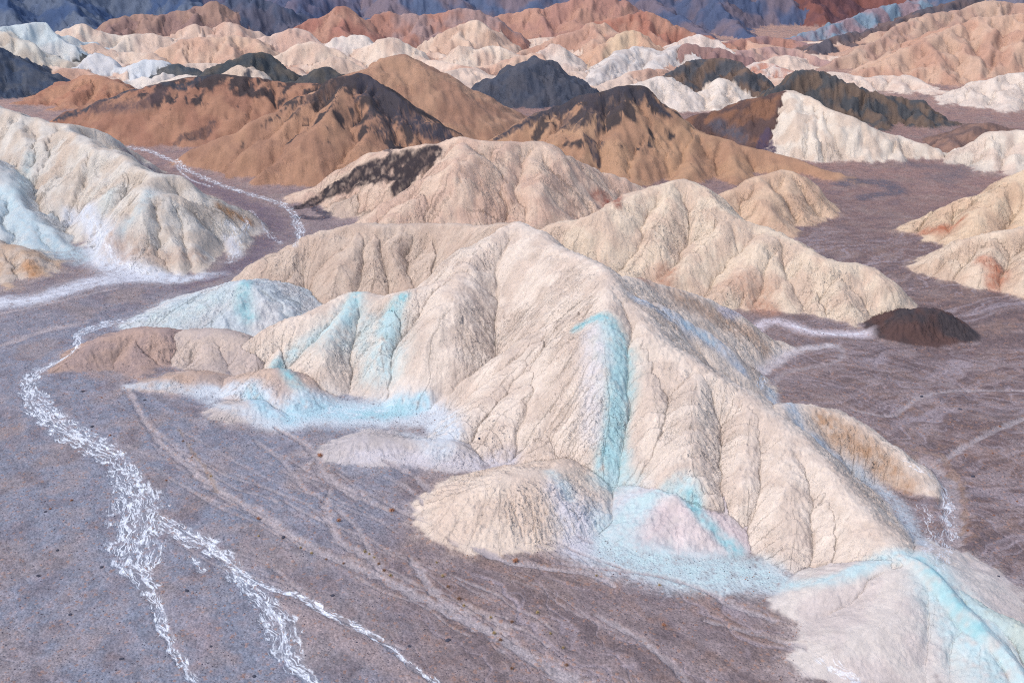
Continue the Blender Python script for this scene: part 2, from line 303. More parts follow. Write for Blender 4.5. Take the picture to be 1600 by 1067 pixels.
# far belt of pale hills
FAR = [
 ("hill", "white-turquoise hill at the far left edge", "-60,36,@760 0,40,@760 30,38,@770 60,34,@780 85,52,@770 118,78,@750", (216, 212, 206), (200, 208, 208)),
 ("hill", "cream-and-grey shoulder above the blue-black slope", "-40,42,@735 0,48,@730 30,60,@720 55,75,@710 72,102,@692", (214, 206, 192), (206, 190, 172)),
 ("hill", "pale peak below the blue mountain, left of the brown ridge", "88,50,@860 130,36,@860 155,48,@860 190,53,@860 240,51,@860 272,64,@850", (224, 206, 188), (212, 186, 168)),
 ("hill", "cream rolling hill behind the dark green-grey rocky hill", "118,76,@785 140,66,@790 170,78,@785 205,80,@780 240,82,@770", (222, 198, 178), (210, 180, 160)),
 ("hill", "tan fluted ridge above the white knolls", "232,82,@790 285,62,@800 330,56,@800 370,55,@810 402,62,@800", (214, 180, 156), (204, 166, 144)),
 ("hill", "peach crest under the brown ridge", "250,62,@870 300,36,@880 322,42,@880 355,33,@885 375,47,@870", (222, 192, 172), (210, 172, 152)),
 ("mound", "bluish white knoll among the far cream hills", "185,106,@695 240,92,@690 265,108,@685", (224, 220, 216), (208, 210, 212)),
 ("mound", "white knoll behind the dark green-grey rocky hill", "146,80,@715 165,88,@708 192,110,@700", (222, 216, 210), (210, 206, 204)),
 ("mound", "white knoll touching the rust-orange hill", "195,126,@650 220,118,@652 240,124,@650 252,112,@660", (226, 214, 202), (216, 202, 190)),
 ("mound", "white shoulder at the foot of the small dark knob", "255,126,@640 290,115,@645 312,120,@640", (226, 212, 196), (218, 198, 182)),
 ("mound", "cream shoulder in front of the dark rocky hill", "344,118,@622 374,100,@628 390,105,@625 396,123,@618", (224, 204, 184), (214, 190, 170)),
 ("hill", "peach hill left of the pale dome", "400,58,@850 432,52,@850 465,43,@855 492,60,@845", (220, 190, 172), (208, 172, 154)),
 ("hill", "broad cream dome above the dark knob", "430,86,@740 465,70,@748 490,65,@750 520,75,@745 560,96,@735 577,107,@725", (226, 200, 178), (214, 184, 164)),
 ("mound", "cream dome right of the dark knob", "480,109,@695 510,90,@702 530,88,@704 560,101,@698", (224, 198, 176), (214, 186, 166)),
 ("hill", "white-crested hill behind the pale dome", "520,60,@830 557,52,@835 576,66,@825 600,72,@815", (228, 212, 198), (206, 186, 178)),
 ("hill", "white-topped pointed hill behind the plain orange-brown hill", "560,96,@765 600,58,@775 625,62,@775 642,76,@770 672,99,@755", (230, 208, 188), (216, 188, 168)),
 ("hill", "large cream ridge above the dark pointed peak", "650,76,@850 690,50,@860 745,30,@870 762,56,@850 787,77,@835", (222, 194, 172), (206, 172, 150)),
 ("hill", "white fluted hill in front of the large cream ridge", "688,93,@780 720,70,@788 745,76,@786 770,70,@790 802,80,@785", (228, 206, 186), (214, 184, 164)),
 ("hill", "low peach ridge left of the dark pointed peak", "700,113,@700 745,104,@708 800,90,@720 840,81,@730", (222, 188, 164), (210, 170, 148)),
 ("hill", "white ribbed hill right of the dark pointed peak", "825,91,@740 858,67,@748 873,73,@745 887,102,@728", (228, 208, 192), (214, 188, 172)),
 ("hill", "tan slope with a yellow crest above the white ridge", "872,113,@770 930,75,@790 985,45,@810 1000,52,@805", (216, 186, 156), (206, 166, 140)),
 ("hill", "long tan fluted ridge in the far centre", "800,86,@840 860,60,@860 905,45,@875 940,32,@885", (206, 170, 148), (194, 152, 132)),
 ("hill", "brick-red hill in the far centre", "930,32,@930 985,21,@935 1015,17,@940 1060,42,@920 1110,57,@905 1165,80,@880", (176, 122, 104), (184, 138, 118)),
 ("mound", "white cap below the brick-red hill", "1035,78,@800 1080,55,@812 1110,57,@812 1132,73,@802", (230, 214, 202), (220, 196, 180)),
 ("hill", "purple-brown slope above the dark rocky hill", "1070,67,@775 1120,75,@768 1160,86,@762 1185,103,@750", (162, 128, 120), (150, 118, 114)),
 ("hill", "low tan-grey ridge in the far gap below the purple ridge", "1140,84,@790 1200,72,@830 1250,78,@840 1295,96,@800", (204, 168, 150), (180, 146, 138)),
 ("hill", "rust ridge closing the far gap under the maroon mountain", "1120,70,@900 1180,56,@930 1235,60,@930 1280,72,@900", (178, 132, 116), (160, 128, 126)),
 ("hill", "tan fluted ridge below the blue-grey mountain", "770,26,@1050 810,17,@1050 870,5,@1060 920,-10,@1070 965,-6,@1070", (190, 146, 126), (178, 134, 120)),
 ("hill", "brown ribbed ridge under the blue mountain", "138,50,@950 175,30,@955 210,21,@960 250,20,@960 300,12,@970 335,1,@980 350,22,@960", (166, 134, 120), (152, 122, 114)),
 ("hill", "navy rock mass between brown ridge and red hills", "332,8,@1010 380,-8,@1020 430,3,@1015 455,34,@990", (82, 90, 110), (100, 98, 112)),
 ("hill", "red-tan pointed hill in the far centre left", "468,38,@920 510,20,@930 535,8,@935 553,28,@920", (188, 144, 124), (170, 120, 106)),
 ("hill", "red ridge with grey-blue lower face", "572,33,@950 605,17,@960 650,22,@960 700,16,@965 735,12,@968 772,26,@955", (176, 130, 114), (166, 138, 132)),
 ("hill", "tall tan hill with sharp spurs at the right edge", "1340,116,@700 1395,86,@722 1450,58,@750 1490,42,@780 1527,26,@800 1600,20,@800 1680,5,@800|1527,26,@800 1545,60,@752 1535,100,@705 1540,130,@668|1450,58,@750 1465,90,@702 1492,127,@665|1585,22,@800 1600,70,@750", (208, 172, 148), (196, 154, 132)),
 ("hill", "tan ridge behind the tall tan hill", "1285,106,@760 1370,62,@830 1435,25,@900 1500,15,@930 1545,0,@950 1620,6,@950", (200, 168, 146), (188, 152, 134)),
 ("hill", "dark brown ridge with black bands", "1235,108,@815 1300,58,@900 1380,40,@950 1450,12,@1000 1530,-8,@1060", (122, 102, 98), (98, 92, 98)),
 ("hill", "purple ridge with turquoise bands", "1195,68,@950 1260,50,@1000 1320,30,@1050 1370,12,@1100 1440,-4,@1160", (158, 134, 138), (132, 150, 164)),
]
for i, (nm, lb, ln, a, b) in enumerate(FAR):
    hill(nm, lb, nm, ln, a, b, g=.74, r=.8, auto=(26 + 6 * (i % 4), .37, .28), mixl=40, rough=1.0 if a[0] > 180 else 1.7, rill=.8)
_rb = random.Random(5); _ln = []
for d_ in range(670, 1010, 60):
    px_ = -260 + _rb.uniform(0, 60)
    while px_ < 1880:
        if not (d_ < 740 and px_ > 1290):
            q = at_d(px_, 100, d_ + _rb.uniform(-14, 14)); zt = _rb.uniform(5, 10); an = _rb.uniform(-1.1, 1.1); pts = []
            for f in (-1, -.45, 0, .5, 1):
                L_ = 46 * f; pts.append((q[0] + L_ * math.cos(an) + _rb.uniform(-5, 5), q[1] + L_ * math.sin(an) + _rb.uniform(-5, 5), max(.5, zt * (1 - .75 * abs(f) ** 1.3) + _rb.uniform(-1, 1))))
            _ln.append(np.array(pts))
        px_ += _rb.uniform(80, 150) * 800 / d_
FILL = _ln
hill("badlands", "far belt of low cream and peach badland ridges filling the middle distance", "badlands", _ln, (228, 202, 182), (204, 164, 142), g=.5, r=2.0, auto=(30, .30, .35), mixl=70, rill=.6, rough=.8)
MNT = [  # blue slopes: their bluish shade is put into the rock colour
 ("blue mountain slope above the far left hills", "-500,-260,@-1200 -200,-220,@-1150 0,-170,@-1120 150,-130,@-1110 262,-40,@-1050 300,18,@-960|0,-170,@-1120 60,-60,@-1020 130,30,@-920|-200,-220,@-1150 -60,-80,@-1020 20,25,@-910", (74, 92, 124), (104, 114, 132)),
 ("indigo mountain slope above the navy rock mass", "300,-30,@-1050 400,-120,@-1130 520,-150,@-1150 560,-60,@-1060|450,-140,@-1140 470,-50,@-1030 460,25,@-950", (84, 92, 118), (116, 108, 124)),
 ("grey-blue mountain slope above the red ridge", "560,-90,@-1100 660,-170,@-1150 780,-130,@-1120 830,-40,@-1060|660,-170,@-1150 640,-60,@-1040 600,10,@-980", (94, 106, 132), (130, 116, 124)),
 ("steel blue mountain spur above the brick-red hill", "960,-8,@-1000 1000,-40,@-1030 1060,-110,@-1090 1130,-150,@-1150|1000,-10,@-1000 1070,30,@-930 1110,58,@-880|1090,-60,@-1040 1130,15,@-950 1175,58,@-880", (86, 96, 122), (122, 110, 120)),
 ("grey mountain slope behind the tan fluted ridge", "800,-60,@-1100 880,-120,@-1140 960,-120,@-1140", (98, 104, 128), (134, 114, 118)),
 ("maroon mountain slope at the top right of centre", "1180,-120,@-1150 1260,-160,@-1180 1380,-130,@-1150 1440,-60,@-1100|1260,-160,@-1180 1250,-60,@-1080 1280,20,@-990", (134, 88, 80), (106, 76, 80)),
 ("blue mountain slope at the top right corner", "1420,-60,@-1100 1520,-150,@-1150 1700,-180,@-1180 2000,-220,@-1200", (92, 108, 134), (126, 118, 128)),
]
for i, (lb, ln, a, b) in enumerate(MNT):
    hill("mountain", lb, "mountain", ln, a, b, g=.75, r=2, auto=(40, .58, .35), mixl=60, rough=1.4, rill=.7)

# ------------------------------------------------------------------ heights
ground = (0.35 * N(X, Y, 70, 1) + 0.12 * N(X, Y, 22, 2)).astype(np.float32)
ground *= np.clip(RR / 150, .3, 1)
warp = np.clip(RR / 260, .5, 4.0)
WX = X + 0.55 * warp * N(X, Y, 17, 3) + 0.25 * warp * N(X, Y, 6, 2)
WY = Y + 0.55 * warp * N(X, Y, 17, 4) + 0.25 * warp * N(X, Y, 6, 5)
HH = np.full((nr, nc), -50, np.float32); ID = np.full((nr, nc), -1, np.int16)
RC = np.zeros((nr, nc), np.float32)                           # coordinate along the ridge, for fall-line rills
CREST = np.full((nr, nc), 1e3, np.float32)                   # plan distance to the ridge that made this slope
SEC = np.full((nr, nc), -60, np.float32)                      # second-best ridge: equal heights mark a gully
for k, h in enumerate(HILLS):
    for p, g, r in h["segs"]:
        zt = p[:, 2].max(); reach = (zt + 2.5) / g + r + 4
        w_ = window(p[:, 0].min() - reach, p[:, 0].max() + reach, p[:, 1].min() - reach, p[:, 1].max() + reach)
        Z1 = np.full(X[w_].shape, -50, np.float32); D1 = np.full(X[w_].shape, 1e3, np.float32); U1 = np.zeros(X[w_].shape, np.float32); s0 = 50.0 * ((k * 7 + len(p)) % 97)
        o_i, o_j = w_[0].start, w_[1].start
        for a, b in zip(p[:-1], p[1:]):
            reach = (max(a[2], b[2]) + 2.5) / g + r + 4
            si, sj = window(min(a[0], b[0]) - reach, max(a[0], b[0]) + reach, min(a[1], b[1]) - reach, max(a[1], b[1]) + reach)
            si = slice(max(si.start, w_[0].start), min(si.stop, w_[0].stop)); sj = slice(max(sj.start, w_[1].start), min(sj.stop, w_[1].stop))
            x = WX[si, sj]; y = WY[si, sj]
            if x.size == 0: s0 += math.hypot(b[0] - a[0], b[1] - a[1]); continue
            dx, dy = b[0] - a[0], b[1] - a[1]; L2 = dx * dx + dy * dy + 1e-9
            t = np.clip(((x - a[0]) * dx + (y - a[1]) * dy) / L2, 0, 1)
            ex = x - a[0] - t * dx; ey = y - a[1] - t * dy
            d = np.hypot(ex, ey); Ls = math.sqrt(L2)
            fan = np.arctan2(ex * dx + ey * dy, np.abs(dx * ey - dy * ex) + 1e-6)      # spreads the coordinate round bends and tips
            u_ = s0 + t * Ls + 3.0 * fan + 400.0 * (dx * ey - dy * ex > 0); s0 += Ls
            z = a[2] + (b[2] - a[2]) * t - g * (np.sqrt(d * d + r * r) - r)
            sl_ = (slice(si.start - o_i, si.stop - o_i), slice(sj.start - o_j, sj.stop - o_j))
            m = z > Z1[sl_]; Z1[sl_][m] = z[m]; D1[sl_][m] = d[m]; U1[sl_][m] = u_[m]
        cur = HH[w_]; sec = SEC[w_]
        m = Z1 > cur
        SEC[w_] = np.where(m, cur, np.maximum(sec, Z1))
        cur[m] = Z1[m]; ID[w_][m] = k; CREST[w_][m] = D1[m]; RC[w_][m] = U1[m]
kk = np.clip(RR / 420, .5, 1.3)
e = (HH - ground) / kk
H0 = ground + kk * (np.maximum(e, 0) + np.log1p(np.exp(-np.abs(np.clip(e, -60, 60)))))
ID0 = ID.copy()
ID[HH < ground + 0.05] = -1
def blur(a, n):
    for _ in range(n):
        b = a.copy()
        b[1:-1] = (a[:-2] + 2 * a[1:-1] + a[2:]) / 4; a = b.copy()
        b[:, 1:-1] = (a[:, :-2] + 2 * a[:, 1:-1] + a[:, 2:]) / 4; a = b
    return a
H0 = blur(H0, 1).astype(np.float32)

# look-ups on the sheet
def gidx(x, y):
    i = np.interp(np.hypot(x, y), R, np.arange(nr)); j = np.interp(np.arctan2(x, y), TH, np.arange(nc))
    return i, j
def height_at(x, y, Z):
    i, j = gidx(x, y); i0 = np.clip(np.floor(i).astype(int), 0, nr - 2); j0 = np.clip(np.floor(j).astype(int), 0, nc - 2)
    fi, fj = i - i0, j - j0
    return (Z[i0, j0] * (1 - fj) + Z[i0, j0 + 1] * fj) * (1 - fi) + (Z[i0 + 1, j0] * (1 - fj) + Z[i0 + 1, j0 + 1] * fj) * fi
def on_ground(px, py, Z):
    d = ray(px, py); t = np.exp(np.linspace(math.log(70), math.log(3000), 2600))
    z = CAM_H + d[2] * t - height_at(d[0] * t, d[1] * t, Z)
    i = int(np.argmax(z < 0)) if (z < 0).any() else len(t) - 1
    t = t[i]; return np.array([d[0] * t, d[1] * t])
def stroke(spec, Z, n=5):
    """picture-traced path -> plan path with widths in metres"""
    P = []
    for tok in spec.split():
        a, b, w = (float(v) for v in tok.split(','))
        q = on_ground(a, b, Z); P.append([q[0], q[1], w * math.hypot(q[1], CAM_H) / F])
    return smooth_line(np.array(P), n) if len(P) > 1 else np.array(P + [[P[0][0] + .01, P[0][1], P[0][2]]])
def field(P, pad=2.5):
    """per-vertex: distance / half width, signed distance and path coordinate in a window"""
    w = P[:, 2].max() * pad + 2
    sl = window(P[:, 0].min() - w, P[:, 0].max() + w, P[:, 1].min() - w, P[:, 1].max() + w)
    x = X[sl]; y = Y[sl]
    best = np.full(x.shape, 1e6, np.float32); sd_ = np.zeros_like(best); ss = np.zeros_like(best); s0 = 0
    for a, b in zip(P[:-1], P[1:]):
        dx, dy = b[0] - a[0], b[1] - a[1]; L = math.hypot(dx, dy) + 1e-9
        t = np.clip(((x - a[0]) * dx + (y - a[1]) * dy) / (L * L), 0, 1)
        ex = x - a[0] - t * dx; ey = y - a[1] - t * dy
        d = np.hypot(ex, ey); q = d / (a[2] + (b[2] - a[2]) * t + 1e-6)
        m = q < best
        best[m] = q[m]; ss[m] = (s0 + t * L)[m]; sd_[m] = (np.sign(dx * ey - dy * ex) * d)[m]; s0 += L
    return sl, best, sd_, ss

# ------------------------------------------------------------------ channels cut into the fans
CUT = [  # path, depth
 ("200,612,4 240,680,5 290,725,6 330,760,8 400,800,8 470,850,8 540,880,8 600,905,9 680,945,10 760,985,12 850,1040,14 930,1090,16", .5),
 ("225,660,4 275,700,4 320,735,5 340,765,5", .35), ("400,690,3 440,720,4 470,760,4 520,790,4 560,830,4 585,880,5", .3),
 ("430,668,3 470,690,4 495,712,6 503,738,7 530,760,8 570,782,6 607,797,4", .5),
 ("515,765,4 508,790,6 516,820,7 530,845,7 560,862,6 585,880,8 600,902,9", .5),
 ("560,700,3 620,730,4 660,755,4 690,790,5", .35), ("600,745,3 640,765,4 665,790,4", .3),
 ("668,785,6 684,815,8 730,845,7 790,876,6 850,888,5 920,898,5 960,915,5", .55),
 ("640,870,4 660,900,6 700,945,7 760,960,7 790,990,8", .5),
 ("880,880,4 960,890,4 1040,903,4 1100,922,5 1150,948,6 1205,967,6", .45), ("930,960,4 1000,1000,5 1060,1050,6 1100,1090,6", .35),
 ("1100,970,4 1180,990,6 1260,1010,7 1330,1050,8 1380,1090,8", .4),
 ("1395,715,6 1440,722,10 1475,745,13 1490,790,15 1490,840,15 1470,880,13 1500,930,10 1560,990,10", 1.3),
 ("1600,655,5 1520,690,6 1480,715,6 1455,725,6", .5), ("1600,610,4 1500,610,5 1430,625,5 1390,650,5 1330,640,4", .35),
 ("0,490,6 60,478,5 120,463,5 180,450,4", .35), ("0,540,6 60,520,8 130,505,6", .4),
 ("1180,596,10 1230,582,6 1290,570,5 1318,556,5 1308,538,5", .3),
]
for _s in range(46):                                         # smaller rivulets running down the central fan
    x0 = 190 + 640 * random.random(); y0 = 640 + .22 * (x0 - 150) + 200 * random.random() ** 1.3
    pts = []; a = random.uniform(.38, .62); 
    for k in range(6):
        pts.append("%.0f,%.0f,%.1f" % (x0, y0, random.uniform(1.5, 3.2))); st = random.uniform(22, 48); x0 += st; y0 += st * a * random.uniform(.6, 1.5)
    if y0 < 1067: CUT.append((" ".join(pts), random.uniform(.12, .3)))
SANDM = np.zeros((nr, nc), np.float32)
BANK = np.zeros((nr, nc), np.float32)
H1 = H0.copy()
for spec, dep in CUT:
    P = stroke(spec, H0)
    if np.abs(np.diff(P[:, 1])).max() > 60: continue
    sl, q, dd, ss = field(P, 4)
    wob = q * np.clip(1 + .25 * N(X[sl], Y[sl], 3, 2) + .22 * N(X[sl], Y[sl], 8, 4), .6, 1.8)
    m = np.exp(-np.clip(wob, 0, 6) ** 4); onG = (HH[sl] < ground[sl] + .8)
    H1[sl] -= .5 * dep * m * onG
    SANDM[sl] = np.maximum(SANDM[sl], m * onG * min(1, dep * 2.2))
    BANK[sl] = np.maximum(BANK[sl], np.exp(-((wob - 1.5) / .35) ** 2) * onG * min(1, dep * 1.5))
    H1[sl] += dep * .12 * np.exp(-((q - 1.9) / .6) ** 2) * onG

# ------------------------------------------------------------------ rills: noise drawn out along the fall line
def slope_dir(Z):
    gr = np.gradient(Z, axis=0) / np.gradient(R)[:, None]
    gt = np.gradient(Z, axis=1) / np.gradient(TH)[None, :] / R[:, None]
    st, ct = np.sin(TH)[None, :], np.cos(TH)[None, :]
    gx = gr * st + gt * ct; gy = gr * ct - gt * st
    m = np.hypot(gx, gy)
    return gx.astype(np.float32), gy.astype(np.float32), m.astype(np.float32)
HS = blur(H0, 4)
GX, GY, GM = slope_dir(HS)
DX = GX / (GM + .02); DY = GY / (GM + .02)
rr_i = np.arange(nr, dtype=np.float32); tt_i = np.arange(nc, dtype=np.float32)
def lic(rows, lam, length, steps, seed):
    x0 = X[rows]; y0 = Y[rows]; acc = N(x0, y0, lam, seed); wsum = 1.0; h = length / (2 * steps)
    for sgn in (1, -1):
        x = x0.copy(); y = y0.copy(); vx = DX[rows]; vy = DY[rows]
        for s in range(steps):
            x = x + sgn * h * vx; y = y + sgn * h * vy
            acc = acc + N(x, y, lam, seed)
            if s % 2 == 1 and s < steps - 1:
                i = np.clip(np.interp(np.hypot(x, y).ravel(), R, rr_i).reshape(x.shape), 0, nr - 1).astype(np.int32)
                j = np.clip(np.interp(np.arctan2(x, y).ravel(), TH, tt_i).reshape(x.shape), 0, nc - 1).astype(np.int32)
                vx = DX[i, j]; vy = DY[i, j]
    acc = acc / (2 * steps + 1); sdv = acc[:, 60:-60].std()
    return acc / (sdv + 1e-6)
near = slice(0, int(np.searchsorted(R, 420))); far_ = slice(int(np.searchsorted(R, 300)), int(np.searchsorted(R, 2200))); 
L5 = np.zeros((nr, nc), np.float32); L2 = L5.copy(); L16 = L5.copy(); L40 = L5.copy()
L5[:int(np.searchsorted(R, 1300))] = lic(slice(0, int(np.searchsorted(R, 1300))), 3.6, 20, 5, 1)
L2[near] = lic(near, 1.4, 8, 5, 2)
L16[far_] = lic(far_, 13.0, 60, 5, 3)
RILL = np.full((nr, nc), 0, np.float32); ROUGH = RILL.copy()
for k, h in enumerate(HILLS):
    m = ID == k; RILL[m] = h["rill"]; ROUGH[m] = h["rough"]
onh = sstep(0.1, 1.6, HH - ground) * sstep(.08, .35, GM)
dc = sstep(0.5, 7, CREST)
cut5 = np.exp(-(L5 / .34) ** 2); cut2 = np.exp(-(L2 / .3) ** 2); cut16 = np.exp(-(L16 / .4) ** 2)
sub = sstep(0, 1, (N(X, Y, 26, 6) + .5))                      # rilling is patchy
fn = 1 - sstep(330, 430, RR); ff = sstep(310, 420, RR)
DISP = -onh * RILL * dc * (.30 * cut5 * (.2 + .8 * sub) + .26 * cut2 * fn * (.4 + .6 * sub) + .38 * cut16 * ff)
DISP += onh * RILL * (.05 * L5 + .035 * L2 * fn)
DISP += onh * ROUGH * (0.09 * N(X, Y, 4.1, 3) * dc + .06 * N(X, Y, 1.5, 1) * fn + .045 * N(X, Y, .75, 2) * fn)
big = ROUGH > 1.55
craggy = 1 - np.abs(fbm(X, Y, 14, 7, 4, .6))
DISP += np.where(big, onh * ROUGH * .26 * (craggy - .3), 0)
gmask = 1 - sstep(0.0, .6, HH - ground)
DISP += gmask * (.025 * N(X, Y, 3.6, 5) + .012 * N(X, Y, 1.0, 6) * fn)
gw = np.clip(RR / 500, .35, 2.2)
vall = np.exp(-((HH - SEC) / (gw * (.8 + .5 * np.clip(N(X, Y, 5, 2), -1, 1)))) ** 2) * sstep(2.0, 6.0, CREST) * sstep(.3, 1.2, HH - ground)
DISP -= vall * np.clip(RR / 330, .5, 2.5) * .75
DISP *= sstep(60, 115, RR)
HF = (H1 + DISP).astype(np.float32)
# ------------------------------------------------------------------ mineral colours, with shade painted in on some slopes
COL = np.zeros((nr, nc, 3), np.float32)
def mix(m, c, sl=None):
    t = COL if sl is None else COL[sl]
    t += (lin(c).astype(np.float32) - t) * m[..., None]
n60 = fbm(X, Y, 60, 2, 4); n12 = fbm(X, Y, 12, 5, 4); n4 = fbm(X, Y, 4, 1, 3)
# floor: mauve gravel, bluer on the left, browner to the right and far away
COL[:] = lin((154, 140, 139))
mix(sstep(.2, 1, n60 * .25 + (-X - 18) / 22 + .3) * sstep(330, 260, RR), (148, 151, 162))
mix(sstep(20, 60, X - .12 * RR + 6 * n12) * .9, (128, 107, 104))
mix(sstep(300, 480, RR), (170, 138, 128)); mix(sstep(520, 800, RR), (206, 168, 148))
mix(.5 * sstep(.3, 1.3, fbm(X, Y, 26, 4, 3)), (166, 146, 136)); mix(np.clip(.22 * n12, 0, .5), (170, 152, 146)); mix(np.clip(-.22 * n12, 0, .5), (128, 116, 122))
mix(np.clip(.16 * n4, 0, .4), (170, 150, 150)); mix(np.clip(-.16 * n4, 0, .4), (120, 108, 112))
def streaks(p0, p1, msk, lam, seed):
    a = on_ground(*p0, H0); b = on_ground(*p1, H0); u = (b - a) / np.hypot(*(b - a))
    al = X * u[0] + Y * u[1]; ac = -X * u[1] + Y * u[0] + 1.6 * N(X, Y, 30, 2) + .5 * N(X, Y, 9, 3)
    n = N(al * .03, ac, lam, seed) + .7 * N(al * .05, ac, lam * .45, seed + 1) + .5 * n12
    mix(msk * np.clip(.3 * n, 0, .55), (172, 158, 158)); mix(msk * np.clip(-.3 * n, 0, .55), (124, 110, 110))
    mix(msk * .4 * sstep(.5, 1.6, N(al * .12, ac, 9, seed + 2) + .5 * n4), (158, 130, 116))
    ch = 0
    for lm, w, k in ((6.5, .13, 3), (3.6, .15, 4), (11, .10, 6)):
        wv = ac + .9 * N(X, Y, 14, k) + .35 * N(X, Y, 4.5, k + 1)
        ch = np.maximum(ch, np.exp(-(N(al * .04, wv, lm, k) / w) ** 2) * sstep(-.5, .7, N(al * .15, ac, 16, k + 2)))
    mix(msk * ch * .8, (178, 166, 170))
    return ch * msk
st1 = streaks((330, 680), (900, 1040), sstep(-24, -8, X + .0 * Y) * sstep(300, 240, RR), 5.0, 1)
st2 = streaks((1590, 560), (1250, 620), sstep(20, 60, X - .12 * RR) * sstep(420, 330, RR), 4.0, 2)
st3 = streaks((60, 640), (330, 1060), .45 * sstep(-8, -22, X) * sstep(300, 240, RR), 5.0, 3)
lw = sstep(-6, -34, X)[..., None]
COL *= np.array([.84, .80, .80], np.float32) * (1 - lw) + np.array([.91, .92, .95], np.float32) * lw
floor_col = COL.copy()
for k, h in enumerate(HILLS):
    m = (ID0 == k) & (HH > ground - 4)
    if not m.any(): continue
    x = X[m]; y = Y[m]
    f = sstep(-.9, .9, fbm(x, y, h["mixl"], 3 + k % 5, 4))
    c = lin(h["c1"]) * (1 - f[:, None]) + lin(h["c2"]) * f[:, None]
    s = np.where(RR[m] > 420, L16[m], L5[m])
    c = c * (1 + .05 * np.clip(s, -2, 2))[:, None]
    if h["cap"]:
        cc, z0, w, side = h["cap"]
        bias = {'e': .04, 'w': -.0}[side] * (x - x.mean())
        v = (H0[m] - z0 + bias * 3) / w + .55 * s + .7 * fbm(x, y, 16, 2, 4)
        q = sstep(.25, .9, v) * .92
        c = c * (1 - q[:, None]) + lin(cc) * q[:, None]
    COL[m] = c
# soften hill feet into the floor with a dusty, uneven edge
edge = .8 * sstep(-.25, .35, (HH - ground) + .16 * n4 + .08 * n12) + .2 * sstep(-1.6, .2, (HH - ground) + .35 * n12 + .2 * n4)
COL = floor_col * (1 - edge[..., None]) + COL * edge[..., None]

